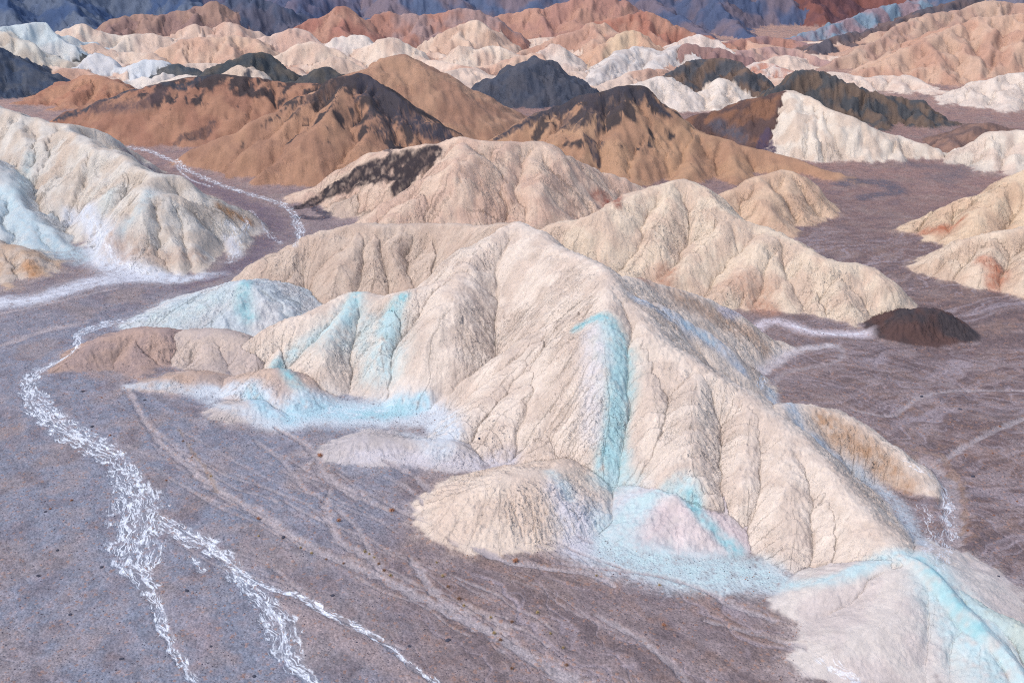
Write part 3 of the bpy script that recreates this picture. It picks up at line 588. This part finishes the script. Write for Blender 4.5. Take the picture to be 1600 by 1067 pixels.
TEAL, TEALP, PALE = (154, 200, 204), (196, 216, 216), (206, 210, 214)
STAIN_SHADE = [  # colour, strength, edge noise, path, only-on-hills (None = anywhere)
 # pale aprons first
 (PALE, .85, .5, "985,785,30 930,830,45 940,865,40 1030,890,40 1130,900,40 1190,905,34"),
 (TEALP, .85, .45, "1000,790,14 960,830,26 975,862,26 1040,885,28 1110,895,30 1165,895,26 1230,915,11 1300,905,9 1360,885,8"),
 ((212, 206, 210), .8, .5, "880,770,22 905,820,18 900,855,22"),
 (TEALP, .9, .35, "1330,893,8 1370,876,10 1412,868,12 1450,882,20 1485,925,30 1520,980,38 1560,1040,42 1600,1090,40"),
 (TEAL, .6, .35, "1440,876,6 1480,920,11 1505,950,12 1530,985,10"),
 (TEAL, .9, .7, "900,512,5 930,498,7 948,505,12 958,540,16 963,590,18 962,640,15 955,690,14 955,740,15"),
 (TEALP, .75, .7, "955,520,8 963,560,10 968,610,10 967,660,10 965,710,12 960,762,22"), (TEAL, .45, .8, "960,545,8 965,600,8 963,660,8 960,720,10"),
 ((222, 214, 212), .7, .5, "925,515,14 930,560,18 928,620,16 925,680,14"),
 (TEALP, .9, .3, "990,788,7 1035,770,9 1070,757,12 1085,785,10"), (TEAL, .8, .3, "1075,775,7 1095,805,7 1120,832,7 1150,858,9"),
 (TEAL, .8, .35, "558,458,8 549,478,9 540,498,8"), (TEALP, .6, .5, "545,490,20 520,520,26"),
 (TEAL, .85, .35, "628,464,8 614,488,10 606,520,11"), (TEALP, .75, .5, "612,500,14 602,540,22 600,570,24"),
 (TEALP, .55, .5, "575,500,8 565,540,7"),
 (TEAL, .75, .45, "385,440,7 378,465,10 388,495,9"), (TEALP, .5, .6, "330,462,18 300,482,26 250,495,20"),
 (TEALP, .7, .4, "520,505,8 480,535,8 445,560,9"), (TEAL, .75, .35, "432,568,7 455,590,7 475,612,7"),
 ((214, 218, 222), 1.0, .3, "320,612,14 390,612,16 430,655,24 490,645,36 560,648,40 620,650,36 680,655,24 700,680,20"), ((214, 218, 222), .8, .3, "430,655,20 490,645,32 560,648,36 620,650,30 680,655,20"), ((186, 216, 224), .9, .5, "390,612,9 430,655,14 490,640,24 560,645,28 620,642,22 660,632,10"), (TEAL, .4, .6, "560,650,10 620,640,14"),
 (PALE, .7, .6, "200,603,8 300,612,10 350,635,10 430,665,12"), ((214, 206, 208), .75, .6, "560,715,10 640,718,14 720,725,14 800,720,14"),
 (PALE, .7, .5, "640,680,14 690,705,18"), (TEALP, .5, .5, "860,738,8 878,752,9 890,775,8"),
 # right flank (blue-grey strokes paint its sky-lit shade) and right wash
 ((192, 198, 206), .75, .5, "1000,468,12 1060,500,14 1110,532,12 1160,580,8"), ((150, 190, 208), .35, .5, "1070,505,8 1110,530,8"),
 ((190, 196, 202), .8, .5, "1205,612,8 1245,660,12 1290,700,12 1350,742,14 1405,795,14 1440,850,12"),
 ((186, 152, 128), .6, .5, "1060,465,18 1130,500,18 1190,540,16"), ((188, 152, 124), .7, .4, "1290,660,22 1370,715,20 1420,760,16"),
 ((212, 200, 204), .85, .5, "1130,488,8 1200,503,10 1270,520,12 1350,522,12"), ((214, 204, 204), .7, .6, "1190,580,8 1240,548,10 1300,540,8"),
 # left hill
 ((186, 206, 212), .7, .6, "0,300,16 30,345,22 80,385,26 130,405,20"), ((214, 216, 222), .9, .5, "105,335,9 150,358,14 165,395,24 205,426,22 280,438,14 350,428,9"),
 ((216, 216, 222), .85, .6, "200,434,20 130,445,22 60,466,22 0,474,22"), (TEALP, .4, .5, "172,300,7 165,320,8"), ((182, 206, 210), .45, .5, "45,245,9 40,275,9 25,300,10"),
 ((200, 176, 156), .45, .5, "110,215,10 95,245,12 70,285,9"), ((192, 144, 104), .8, .4, "345,325,6 370,335,7 388,347,6"), ((190, 164, 146), .6, .5, "175,370,16 215,390,20 260,405,18 310,400,16"),
 ((186, 204, 208), .45, .5, "235,302,9 215,330,9 190,360,9"), ((200, 150, 110), .7, .5, "45,410,9 52,430,10"), ((204, 202, 206), .7, .5, "355,375,8 372,400,8"),
 # rust toes
 ((190, 124, 96), .8, .5, "1500,345,8 1470,358,12 1445,362,8"), ((188, 122, 96), .75, .5, "1535,405,10 1560,425,13 1550,445,10"),
 ((186, 138, 114), .6, .6, "1180,478,16 1200,488,16"), ((184, 134, 110), .55, .6, "1000,435,18 1040,430,14"), ((150, 92, 78), .7, .5, "930,305,8 950,318,9 965,322,6"),
 ((196, 158, 136), .5, .6, "760,300,24 800,320,24"), ((196, 152, 128), .45, .6, "1150,440,20 1200,455,20"),
 # black rock; on the orange cone's right face shade is painted in too
 ((74, 70, 78), .95, .5, "560,116,10 580,140,18 615,168,22 655,196,20 695,216,12"), ((78, 72, 76), .8, .9, "598,170,20 600,200,14 612,225,10 608,250,6"), ((80, 72, 74), .7, .9, "540,125,14 500,150,12 470,175,10"),
 ((74, 70, 76), .95, .4, "775,217,5 800,203,8 865,172,12 925,155,16 985,146,14 1012,152,7 1042,178,6"), ((82, 74, 78), .8, .8, "925,155,14 935,190,8 925,225,8 935,255,6"), ((82, 74, 78), .6, .9, "870,180,12 900,190,14 965,165,16"),
 ((70, 72, 80), .9, .5, "88,187,5 150,160,6 235,134,7 320,119,7 385,119,7"), ((96, 80, 82), .7, .8, "150,168,10 210,165,10 250,150,12"), ((84, 74, 76), .6, .9, "330,200,8 300,215,8 280,225,8"),
 ((66, 58, 60), .97, .12, "462,326,6 505,306,11 545,286,13 580,268,16 620,264,20 655,252,20 675,240,12"), ((66, 58, 60), .97, .12, "640,268,18 628,285,14"),
 ((84, 78, 88), .9, .3, "470,340,12 510,340,8 490,325,6"),
 ((90, 76, 92), .9, .3, "1200,205,7 1195,222,11 1200,236,11"), ((96, 92, 100), .8, .4, "1120,195,10 1160,215,10"),
 ((104, 98, 106), .8, .4, "1320,288,12 1370,285,20 1400,300,14 1350,310,12"), ((118, 108, 112), .6, .6, "1420,255,18 1500,265,18 1470,280,20"),
 # sand tongues and pale floor
 ((168, 150, 148), .8, .5, "440,945,8 500,980,14 560,1012,16 620,1045,14 660,1075,10"), ((160, 146, 150), .7, .7, "300,960,12 320,990,18 315,1020,14"),
 ((112, 98, 112), .6, .5, "200,238,12 300,285,14 380,318,16 430,350,20 405,390,16 360,425,14 290,448,14"),
]
TEALM = np.zeros((nr, nc), np.float32); DARKM = np.zeros((nr, nc), np.float32)
for cc, st, en, spec in STAIN_SHADE:
    P = stroke(spec, H0)
    if cc in (TEAL, TEALP): P[:, 2] *= 1.3; st *= .88
    sl, q, dd, ss = field(P, 3)
    v = q + en * (.4 * n12[sl] + .45 * n4[sl] + .3 * L5[sl]) * .6
    a_ = st * (.55 * (1 - sstep(.3, 1.45, v)) + .45 * (1 - sstep(.8, 2.3, v)) * (1 - sstep(1.0, 2.6, q)))
    if max(cc) < 93:
        vd = q * (.8 if en < .2 else 1) + .45 * n12[sl] * en + .5 * en * np.where(RR[sl] > 420, L16[sl], L5[sl]) + .25 * n4[sl] * min(1, 2.2 * en)
        a_ = st * (1 - sstep(.85, 1.2, vd))
    if cc in (TEAL, TEALP): TEALM[sl] = np.maximum(TEALM[sl], a_)
    if max(cc) < 93: DARKM[sl] = np.maximum(DARKM[sl], a_)
    mix(np.clip(a_ * (1 + .22 * n4[sl] + .12 * N(X[sl], Y[sl], 1.3, 4)), 0, 1), cc, sl)
# dry channels: pale silt beds, ochre banks
mix(np.clip(SANDM * (.75 + .4 * sstep(-.9, .7, fbm(X, Y, 6, 3, 3))) * np.where(X > 20, .75, 1.0), 0, .9), (178, 166, 166)); mix(BANK * .3 * sstep(-.2, .8, n4), (156, 122, 98))
# ochre cut bank on the outer bend at the right
P = stroke("1400,695,3 1440,706,5 1470,715,6 1490,738,6 1503,765,6 1508,800,5 1506,830,4", H0); sl, q, dd, ss = field(P, 3)
mix(.55 * (1 - sstep(.4, 1.1, q + .7 * n4[sl])), (158, 130, 112), sl)
P = stroke("278,668,3 300,705,3 320,730,3 338,765,3", H0); sl, q, dd, ss = field(P, 3)
mix(.5 * (1 - sstep(.6, 1.3, q + .6 * n4[sl])), (160, 136, 118), sl)
# white salt crust in braided threads
SALT = [
 ("225,495,9 180,503,10 145,512,10 122,525,8 118,545,5 85,568,9 55,582,12 45,602,14 58,632,19 92,665,22 140,695,22 180,718,18 203,760,26 215,800,36 212,850,38 212,885,28 232,915,14 246,955,10 268,1010,8 300,1062,6 320,1100,5", 1.0),
 ("230,795,10 272,826,15 318,850,17 350,872,14 372,900,14 410,940,17 440,980,24 450,1020,20 470,1050,14 500,1085,10", .9),
 ("300,872,6 318,890,8", .8), ("355,880,6 420,918,5 470,932,7 510,955,9 560,980,6 600,1005,5 650,1045,6 700,1080,6", 1.0),
 ("200,230,4 245,240,5 285,262,5 330,283,6 380,300,6 430,316,6 458,332,6 464,350,8 470,370,7 462,385,5", .8),
 ("270,250,4 290,275,3 330,292,4", .7), ("360,355,10 372,380,10 360,410,8 385,345,6", .45), ("390,330,6 420,365,6 440,380,6", .35),
 ("1410,722,5 1450,740,8 1475,760,9 1482,800,11 1480,850,12 1465,890,9", .55), ("1440,790,10 1455,830,12 1450,865,10", .45),
 ("1300,1045,12 1340,1062,10 1280,1030,8", .45), ("1240,510,5 1290,522,6 1350,520,5", .5), ("1195,590,6 1185,605,5", .7),
 ("560,648,12 520,640,10 610,640,10", .3), ("20,472,5 100,458,5 180,440,6 250,436,5", .4), ("150,350,4 175,395,6 230,425,5", .4),
]
SALTM = np.zeros((nr, nc), np.float32); SALTB = SALTM.copy(); FLOW = np.zeros((nr, nc, 3), np.float32)
for spec, st in SALT:
    P = stroke(spec, H0); sl, q, dd, ss = field(P, 2.2)
    x, y = X[sl], Y[sl]
    body = (1 - sstep(.55, 1.25, q + .25 * n4[sl])) * min(1, st)
    w = SALTM[sl]; m = body > w
    w[m] = body[m]; FLOW[sl][m] = np.stack([ss + 50 * len(spec), dd, body], -1)[m]
    if st > .75: SALTB[sl] = np.maximum(SALTB[sl], body)
mix(SALTB * .3, (150, 156, 166))
HF -= SALTB * .18 * gmask
HF -= gmask * (.16 * st1 + .10 * st2 + .07 * st3)

# ------------------------------------------------------------------ materials
def material(name, pebbles):
    m = bpy.data.materials.new(name); m.use_nodes = True
    nt = m.node_tree; nd = nt.nodes; lk = nt.links
    b = nd["Principled BSDF"]; b.inputs["Roughness"].default_value = .95
    b.inputs["Specular IOR Level"].default_value = .12
    at = nd.new("ShaderNodeAttribute"); at.attribute_name = "mineral"
    geo = nd.new("ShaderNodeNewGeometry")
    def noise(sc, det=4, rough=.6):
        n = nd.new("ShaderNodeTexNoise"); n.inputs["Scale"].default_value = sc; n.inputs["Detail"].default_value = det
        n.inputs["Roughness"].default_value = rough; lk.new(geo.outputs["Position"], n.inputs["Vector"]); return n
    def ramp(src, a, b_, lo, hi):
        r = nd.new("ShaderNodeMapRange"); r.inputs[1].default_value = a; r.inputs[2].default_value = b_
        r.inputs[3].default_value = lo; r.inputs[4].default_value = hi; lk.new(src, r.inputs[0]); return r.outputs[0]
    def mul(c1, f):
        v = nd.new("ShaderNodeVectorMath"); v.operation = 'SCALE'; lk.new(c1, v.inputs[0]); lk.new(f, v.inputs["Scale"]); return v.outputs[0]
    def math_(op, a, b_):
        k = nd.new("ShaderNodeMath"); k.operation = op
        for q, v in enumerate((a, b_)):
            if isinstance(v, (int, float)): k.inputs[q].default_value = v
            else: lk.new(v, k.inputs[q])
        return k.outputs[0]
    n1 = noise(1.3, 5, .7); n2 = noise(.35, 3)
    c = mul(at.outputs["Color"], ramp(n1.outputs["Fac"], .3, .7, .9 if pebbles else .92, 1.1 if pebbles else 1.08))
    c = mul(c, ramp(n2.outputs["Fac"], .3, .7, .90 if pebbles else .95, 1.10 if pebbles else 1.05))
    if pebbles: c = mul(c, ramp(noise(5.0, 2, .6).outputs["Fac"], .32, .68, .82, 1.18))
    bump = nd.new("ShaderNodeBump"); bump.inputs["Strength"].default_value = .4 if pebbles else .7; bump.inputs["Distance"].default_value = .3
    if pebbles:
        vo = nd.new("ShaderNodeTexVoronoi"); vo.inputs["Scale"].default_value = 2.2; lk.new(geo.outputs["Position"], vo.inputs["Vector"])
        sep = nd.new("ShaderNodeSeparateColor"); lk.new(vo.outputs["Color"], sep.inputs[0])
        c = mul(c, ramp(sep.outputs[0], 0, 1, .84, 1.16))
        mx = nd.new("ShaderNodeMix"); mx.data_type = 'RGBA'
        lk.new(ramp(sep.outputs[1], .93, .97, 0, .45), mx.inputs[0]); lk.new(c, mx.inputs[6]); mx.inputs[7].default_value = (.28, .15, .10, 1)
        c = mx.outputs[2]
        lum = nd.new("ShaderNodeRGBToBW"); lk.new(at.outputs["Color"], lum.inputs[0])      # silt and salt pans carry few stones
        sm = nd.new("ShaderNodeMix"); sm.data_type = 'RGBA'; lk.new(ramp(lum.outputs[0], .24, .36, 0, .85), sm.inputs[0])
        lk.new(c, sm.inputs[6]); lk.new(at.outputs["Color"], sm.inputs[7]); c = sm.outputs[2]
        lk.new(ramp(vo.outputs["Distance"], 0, .6, 1, 0), bump.inputs["Height"])
    else:
        n3 = noise(2.2, 3, .6)
        ra = nd.new("ShaderNodeAttribute"); ra.attribute_name = "rill"
        rs = nd.new("ShaderNodeSeparateXYZ"); lk.new(ra.outputs["Vector"], rs.inputs[0])
        wb = noise(.5, 3); wbv = math_('MULTIPLY', math_('SUBTRACT', wb.outputs["Fac"], .5), 2.6)
        tot = math_('MULTIPLY', n3.outputs["Fac"], .55)
        for fu, fd, amp, wid in ((1.15, .10, .55, .055), (.42, .05, .8, .05), (2.3, .22, .3, .07)):
            cb = nd.new("ShaderNodeCombineXYZ"); lk.new(math_('MULTIPLY', math_('ADD', rs.outputs[0], wbv), fu), cb.inputs[0])
            lk.new(math_('MULTIPLY', rs.outputs[1], fd), cb.inputs[1])
            nz = nd.new("ShaderNodeTexNoise"); nz.inputs["Scale"].default_value = 1.0; nz.inputs["Detail"].default_value = 2.0; lk.new(cb.outputs[0], nz.inputs["Vector"])
            gv = ramp(math_('ABSOLUTE', math_('SUBTRACT', nz.outputs["Fac"], .5), 0), 0, wid, 0, 1)
            tot = math_('ADD', tot, math_('MULTIPLY', math_('MULTIPLY', gv, rs.outputs[2]), amp))
        lk.new(tot, bump.inputs["Height"])
    if True:                                                # braided salt crust: ridged noise drawn out along each channel
        fl = nd.new("ShaderNodeAttribute"); fl.attribute_name = "flow"
        sp = nd.new("ShaderNodeSeparateXYZ"); lk.new(fl.outputs["Vector"], sp.inputs[0])
        wob = noise(.3, 2); wv = math_('MULTIPLY', math_('SUBTRACT', wob.outputs["Fac"], .5), 2.2)
        lines = []
        for fs, fd, det in ((.11, .62, 2), (.2, 1.25, 2)):
            cb = nd.new("ShaderNodeCombineXYZ"); lk.new(math_('MULTIPLY', sp.outputs[0], fs), cb.inputs[0])
            lk.new(math_('MULTIPLY', math_('ADD', sp.outputs[1], wv), fd), cb.inputs[1])
            nz = nd.new("ShaderNodeTexNoise"); nz.inputs["Scale"].default_value = 1.0; nz.inputs["Detail"].default_value = det; nz.inputs["Distortion"].default_value = .25
            lk.new(cb.outputs[0], nz.inputs["Vector"])
            lines.append(math_('ABSOLUTE', math_('SUBTRACT', nz.outputs["Fac"], .5), 0))
        ln_ = math_('MINIMUM', lines[0], math_('MULTIPLY', lines[1], 1.0))
        thr = math_('MULTIPLY', sp.outputs[2], .026)
        f_ = math_('MULTIPLY', ramp(math_('SUBTRACT', thr, ln_), -.018, .018, 0, .85), ramp(sp.outputs[2], .05, .35, 0, 1))
        pt = noise(.9, 4, .7); f_ = math_('MULTIPLY', f_, ramp(pt.outputs["Fac"], .36, .52, .1, 1))
        ms = nd.new("ShaderNodeMix"); ms.data_type = 'RGBA'
        lk.new(f_, ms.inputs[0]); lk.new(c, ms.inputs[6]); ms.inputs[7].default_value = (.62, .64, .67, 1)
        c = ms.outputs[2]
    lk.new(bump.outputs[0], b.inputs["Normal"])
    lk.new(c, b.inputs["Base Color"])
    return m
M_HILL = material("weathered clay", False); M_FLOOR = material("gravel floor", True)

# ------------------------------------------------------------------ split the sheet into hills, floor and stream bed
V = np.stack([X, Y, HF], -1).reshape(-1, 3)
VC = np.concatenate([COL.reshape(-1, 3), np.ones((nr * nc, 1), np.float32)], 1).astype(np.float32)
VF = FLOW.reshape(-1, 3).astype(np.float32)
VR = np.stack([RC, CREST, sstep(.5, 5, CREST) * np.clip(RILL, 0, 1) * (.35 + .65 * sub) * (1 - .55 * sstep(340, 480, RR))], -1).reshape(-1, 3).astype(np.float32)
ii, jj = np.meshgrid(np.arange(nr - 1), np.arange(nc - 1), indexing='ij')
q00 = (ii * nc + jj).ravel()
Q = np.stack([q00, q00 + 1, q00 + nc + 1, q00 + nc], 1)[:, ::-1]
fid = ID[:-1, :-1].ravel().astype(int)
fsalt = (SALTB[:-1, :-1].ravel() > .5) & (fid < 0)
fid[fsalt] = -2
def sheet(name, faces, mat, origin=None):
    u, inv = np.unique(faces, return_inverse=True); inv = inv.reshape(faces.shape).astype(np.int32)
    co = V[u].astype(np.float32).copy()
    o0 = np.zeros(3, np.float32)
    if origin:
        o0 = np.array([co[:, 0].mean(), co[:, 1].mean(), co[:, 2].min()], np.float32); co -= o0
    me = bpy.data.meshes.new(name)
    me.vertices.add(len(co)); me.vertices.foreach_set("co", co.ravel())
    nf = len(inv)
    me.loops.add(nf * 4); me.loops.foreach_set("vertex_index", inv.ravel())
    me.polygons.add(nf); me.polygons.foreach_set("loop_start", np.arange(nf, dtype=np.int32) * 4)
    me.polygons.foreach_set("use_smooth", np.ones(nf, bool))
    a = me.attributes.new("mineral", 'FLOAT_COLOR', 'POINT'); a.data.foreach_set("color", VC[u].ravel())
    fa = me.attributes.new("flow", 'FLOAT_VECTOR', 'POINT'); fa.data.foreach_set("vector", VF[u].ravel())
    fa = me.attributes.new("rill", 'FLOAT_VECTOR', 'POINT'); fa.data.foreach_set("vector", VR[u].ravel())
    me.update(calc_edges=True)
    me.materials.append(mat)
    o = bpy.data.objects.new(name, me); scene.collection.objects.link(o); o.location = o0
    return o
def tag(o, label, cat, kind=None, group=None):
    o["label"] = label; o["category"] = cat
    if kind: o["kind"] = kind
    if group: o["group"] = group
g_ = sheet("ground", Q[fid == -1], M_FLOOR); tag(g_, "mauve gravel desert floor with braided dry channels", "ground", "structure")
s_ = sheet("dry_stream_bed", Q[fid == -2], M_FLOOR, True); tag(s_, "white salt-crusted stream bed winding through the gravel", "stream bed", "structure")
for k, h in enumerate(HILLS):
    f = Q[fid == k]
    if len(f) < 4: continue
    sel = np.nonzero(fid == k)[0]
    tm = TEALM[:-1, :-1].ravel()[sel] > .42; dm = (DARKM[:-1, :-1].ravel()[sel] > .45) & ~tm
    if tm.sum() < 600: tm[:] = False
    if dm.sum() < 250 or dm.mean() > .8: dm[:] = False
    o = sheet(h["name"], f[~(tm | dm)], M_HILL, True); tag(o, h["label"], h["cat"], "structure")
    for msk, nm, lb in ((tm, "mineral_band", "turquoise mineral band"), (dm, "dark_rock_cap", "blackish rock band")):
        if msk.any():
            c = sheet(nm, f[msk], M_HILL, True); c["label"] = lb
            c.parent = o; c.matrix_parent_inverse.identity(); c.location = c.location - o.location

# ------------------------------------------------------------------ dry shrubs, stones and gravel
def plain(name, col, var=.25):
    m = bpy.data.materials.new(name); m.use_nodes = True; nd = m.node_tree.nodes; lk = m.node_tree.links
    b = nd["Principled BSDF"]; b.inputs["Roughness"].default_value = .9; b.inputs["Specular IOR Level"].default_value = .15
    n = nd.new("ShaderNodeTexNoise"); n.inputs["Scale"].default_value = 6; n.inputs["Detail"].default_value = 3
    g = nd.new("ShaderNodeNewGeometry"); lk.new(g.outputs["Position"], n.inputs["Vector"])
    r = nd.new("ShaderNodeValToRGB"); lk.new(n.outputs["Fac"], r.inputs[0])
    c = lin(col); r.color_ramp.elements[0].position = .3; r.color_ramp.elements[1].position = .7
    r.color_ramp.elements[0].color = (*(c * (1 - var)), 1); r.color_ramp.elements[1].color = (*(c * (1 + var)), 1)
    lk.new(r.outputs[0], b.inputs["Base Color"]); return m
M_SHRUB = [plain("dry twigs rust", (196, 138, 108)), plain("dry twigs straw", (196, 168, 120)), plain("dry twigs brown", (160, 120, 96))]
M_STONE = plain("dark stone", (74, 74, 86))
def shrub_mesh(seed, mat):
    r = random.Random(seed); vs, fs = [], []
    for k in range(70):                                      # curved twigs fanning out of one root, each ending in small leaf blades
        a = r.uniform(0, 6.283); el = r.uniform(.15, 1.45); ln = r.uniform(.55, 1.0); w = .035
        d = Vector((math.cos(a) * math.cos(el), math.sin(a) * math.cos(el), math.sin(el))); sd_ = d.cross(Vector((.1, .2, 1))).normalized() * w
        p0 = Vector((0, 0, 0)); p1 = d * ln * .55; p2 = d * ln * .95 + Vector((0, 0, -.08 * ln))
        i = len(vs); vs += [p0 - sd_, p0 + sd_, p1 + sd_, p1 - sd_, p2]; fs += [(i, i + 1, i + 2, i + 3), (i + 3, i + 2, i + 4)]
        for q in range(3):
            c = d * ln * r.uniform(.5, 1) + Vector((r.gauss(0, .06), r.gauss(0, .06), r.gauss(0, .05))); u = Vector((r.gauss(0, 1), r.gauss(0, 1), r.gauss(0, .6))).normalized() * .09
            v = u.cross(d).normalized() * .05; i = len(vs); vs += [c - u, c + v, c + u, c - v]; fs += [(i, i + 1, i + 2, i + 3)]
    me = bpy.data.meshes.new("dry_shrub"); me.from_pydata([tuple(v) for v in vs], [], fs); me.materials.append(mat); return me
SM = [shrub_mesh(k, M_SHRUB[k % 3]) for k in range(6)]
def stone_mesh(seed, mat):
    r = random.Random(seed); import bmesh
    bm = bmesh.new(); bmesh.ops.create_icosphere(bm, subdivisions=2, radius=1)
    ax = [Vector((r.gauss(0, 1), r.gauss(0, 1), r.gauss(0, 1))).normalized() for _ in range(7)]
    for v in bm.verts:
        for a in ax:
            t = v.co.dot(a)
            if t > .68: v.co -= a * (t - .68)
        v.co.z *= .7
    me = bpy.data.meshes.new("stone"); bm.to_mesh(me); bm.free(); me.materials.append(mat); return me
TM = [stone_mesh(k, M_STONE) for k in range(4)]
def place(name, me, px, py, size, label, cat, group=None):
    q = on_ground(px, py, HF); z = float(height_at(q[0:1], q[1:2], HF)[0])
    o = bpy.data.objects.new(name, me); scene.collection.objects.link(o)
    o.location = (q[0], q[1], z - .04 * size); o.scale = (size,) * 3 if name != "stone" else (size * random.uniform(.8, 1.3), size, size * random.uniform(.6, .9))
    o.rotation_euler = (0, 0, random.uniform(0, 6.28)); tag(o, label, cat, None, group); return o
BIG = [(500, 714, 1.0, "largest rust-coloured dry shrub where the silt channel leaves the pale mound"), (612, 798, .75, "rust dry shrub at the lower end of the short silt channel"),
       (530, 814, .75, "rust dry shrub beside the bend of the silt channel"), (806, 877, .85, "rust dry shrub at the front foot of the beige dome"),
       (404, 811, .65, "rust dry shrub in the long silt channel below the fan"), (1037, 978, .6, "lone rust dry shrub on the gravel fan below the turquoise ground")]
for x_, y_, sz, lb in BIG: place("dry_shrub", SM[0 if random.random() < .5 else 3], x_, y_, sz, lb, "shrub", "dry shrubs on the gravel")
TUFT = "470,857 487,865 510,875 537,881 570,862 577,866 585,872 592,882 600,892 610,900 682,880 692,900 700,917 717,937 725,947 767,967 772,990 782,1000 800,972 840,957 860,990 880,1012 885,1040 800,1045 932,900 1030,915 404,838 300,715 286,690 330,745"
for k, t in enumerate(TUFT.split()):
    x_, y_ = (float(v) for v in t.split(',')); place("dry_shrub", SM[(1, 4, 2, 5, 1)[k % 5]], x_, y_, random.uniform(.35, .55), "small straw-coloured dry tuft " + ("on the bank of the long silt channel" if x_ < 545 else "beside the winding side channel below the rust shrub" if x_ < 620 else "on the gully edge in the lower fan" if y_ < 960 else "near the bottom edge of the gravel fan"), "shrub", "straw tufts along the silt channels")
for t in "159,622 172,681 112,782 79,796 260,751 1562,667 1551,709 1508,711 1553,806 1589,784 1512,829".split():
    x_, y_ = (float(v) for v in t.split(',')); place("dry_shrub", SM[random.choice((0, 3))], x_, y_, random.uniform(.35, .5), "tiny rust dry shrub alone " + ("on the gravel left of the salt stream" if x_ < 140 else "between salt stream and reddish brown mound" if x_ < 200 else "on the fan right of the salt stream" if x_ < 400 else "on the dark wash at the right edge"), "shrub", "tiny shrubs on the open gravel")
for t in "226,625 129,612 144,667 71,800 292,923 397,1057 159,887 749,686 443,840 60,900 110,960 190,1030 520,930 640,1010 700,1000 90,860 330,1010 1520,745 1500,640 1560,900 1440,620".split():
    x_, y_ = (float(v) for v in t.split(',')); place("stone", random.choice(TM), x_, y_, random.uniform(.28, .45), "dark stone lying loose " + ("on the floor left of the salt stream" if x_ < 200 else "between the two salt stream branches" if x_ < 400 and y_ > 850 else "on the gravel fan below the pale basin" if x_ < 1000 else "on the dark wash at the right"), "stone", "dark stones on the gravel floor")
NG = 15000
gr = np.exp(rng.uniform(math.log(114), math.log(330), NG * 3)); ga = rng.uniform(-.53, .53, NG * 3)
gx, gy = gr * np.sin(ga), gr * np.cos(ga); fi, fj = gidx(gx, gy); fi = fi.astype(int); fj = fj.astype(int)
ok = (ID[fi, fj] == -1) & (SANDM[fi, fj] < .4) & (SALTM[fi, fj] < .3) & (rng.random(NG * 3) < .35 + .5 * sstep(-.5, 1, n12[fi, fj]))
gx, gy = gx[ok][:NG], gy[ok][:NG]; ng = len(gx); gz = height_at(gx, gy, HF)
oc = np.array([[1, 0, 0], [0, 1, 0], [-1, 0, 0], [0, -1, 0], [0, 0, .7], [0, 0, -.5]])
sz = (.055 + .10 * rng.random(ng) ** 3) * (np.hypot(gx, gy) / 170) ** .5
pv = oc[None] * sz[:, None, None] * rng.uniform(.6, 1.35, (ng, 6, 1)); an = rng.uniform(0, 6.28, ng)
c_, s__ = np.cos(an)[:, None], np.sin(an)[:, None]
pv = np.stack([pv[..., 0] * c_ - pv[..., 1] * s__ + gx[:, None], pv[..., 0] * s__ + pv[..., 1] * c_ + gy[:, None], pv[..., 2] + gz[:, None] + .02], -1).reshape(-1, 3)
ft = np.array([[0, 1, 4], [1, 2, 4], [2, 3, 4], [3, 0, 4], [1, 0, 5], [2, 1, 5], [3, 2, 5], [0, 3, 5]])
ff_ = (np.arange(ng)[:, None, None] * 6 + ft[None]).reshape(-1, 3)
me = bpy.data.meshes.new("gravel"); me.from_pydata(pv.tolist(), [], ff_.tolist())
pal = np.array([lin(c) for c in ((92, 84, 96), (110, 96, 104), (80, 78, 92), (168, 120, 98), (190, 176, 174), (128, 110, 116))])
pc = np.repeat(pal[rng.choice(6, ng, p=[.26, .24, .2, .1, .05, .15])], 6, 0)
a = me.attributes.new("mineral", 'FLOAT_COLOR', 'POINT'); a.data.foreach_set("color", np.concatenate([pc, np.ones((len(pc), 1))], 1).astype(np.float32).ravel())
me.materials.append(M_HILL); go = bpy.data.objects.new("gravel", me); scene.collection.objects.link(go)
tag(go, "loose mixed gravel strewn over the desert floor", "gravel", "stuff")
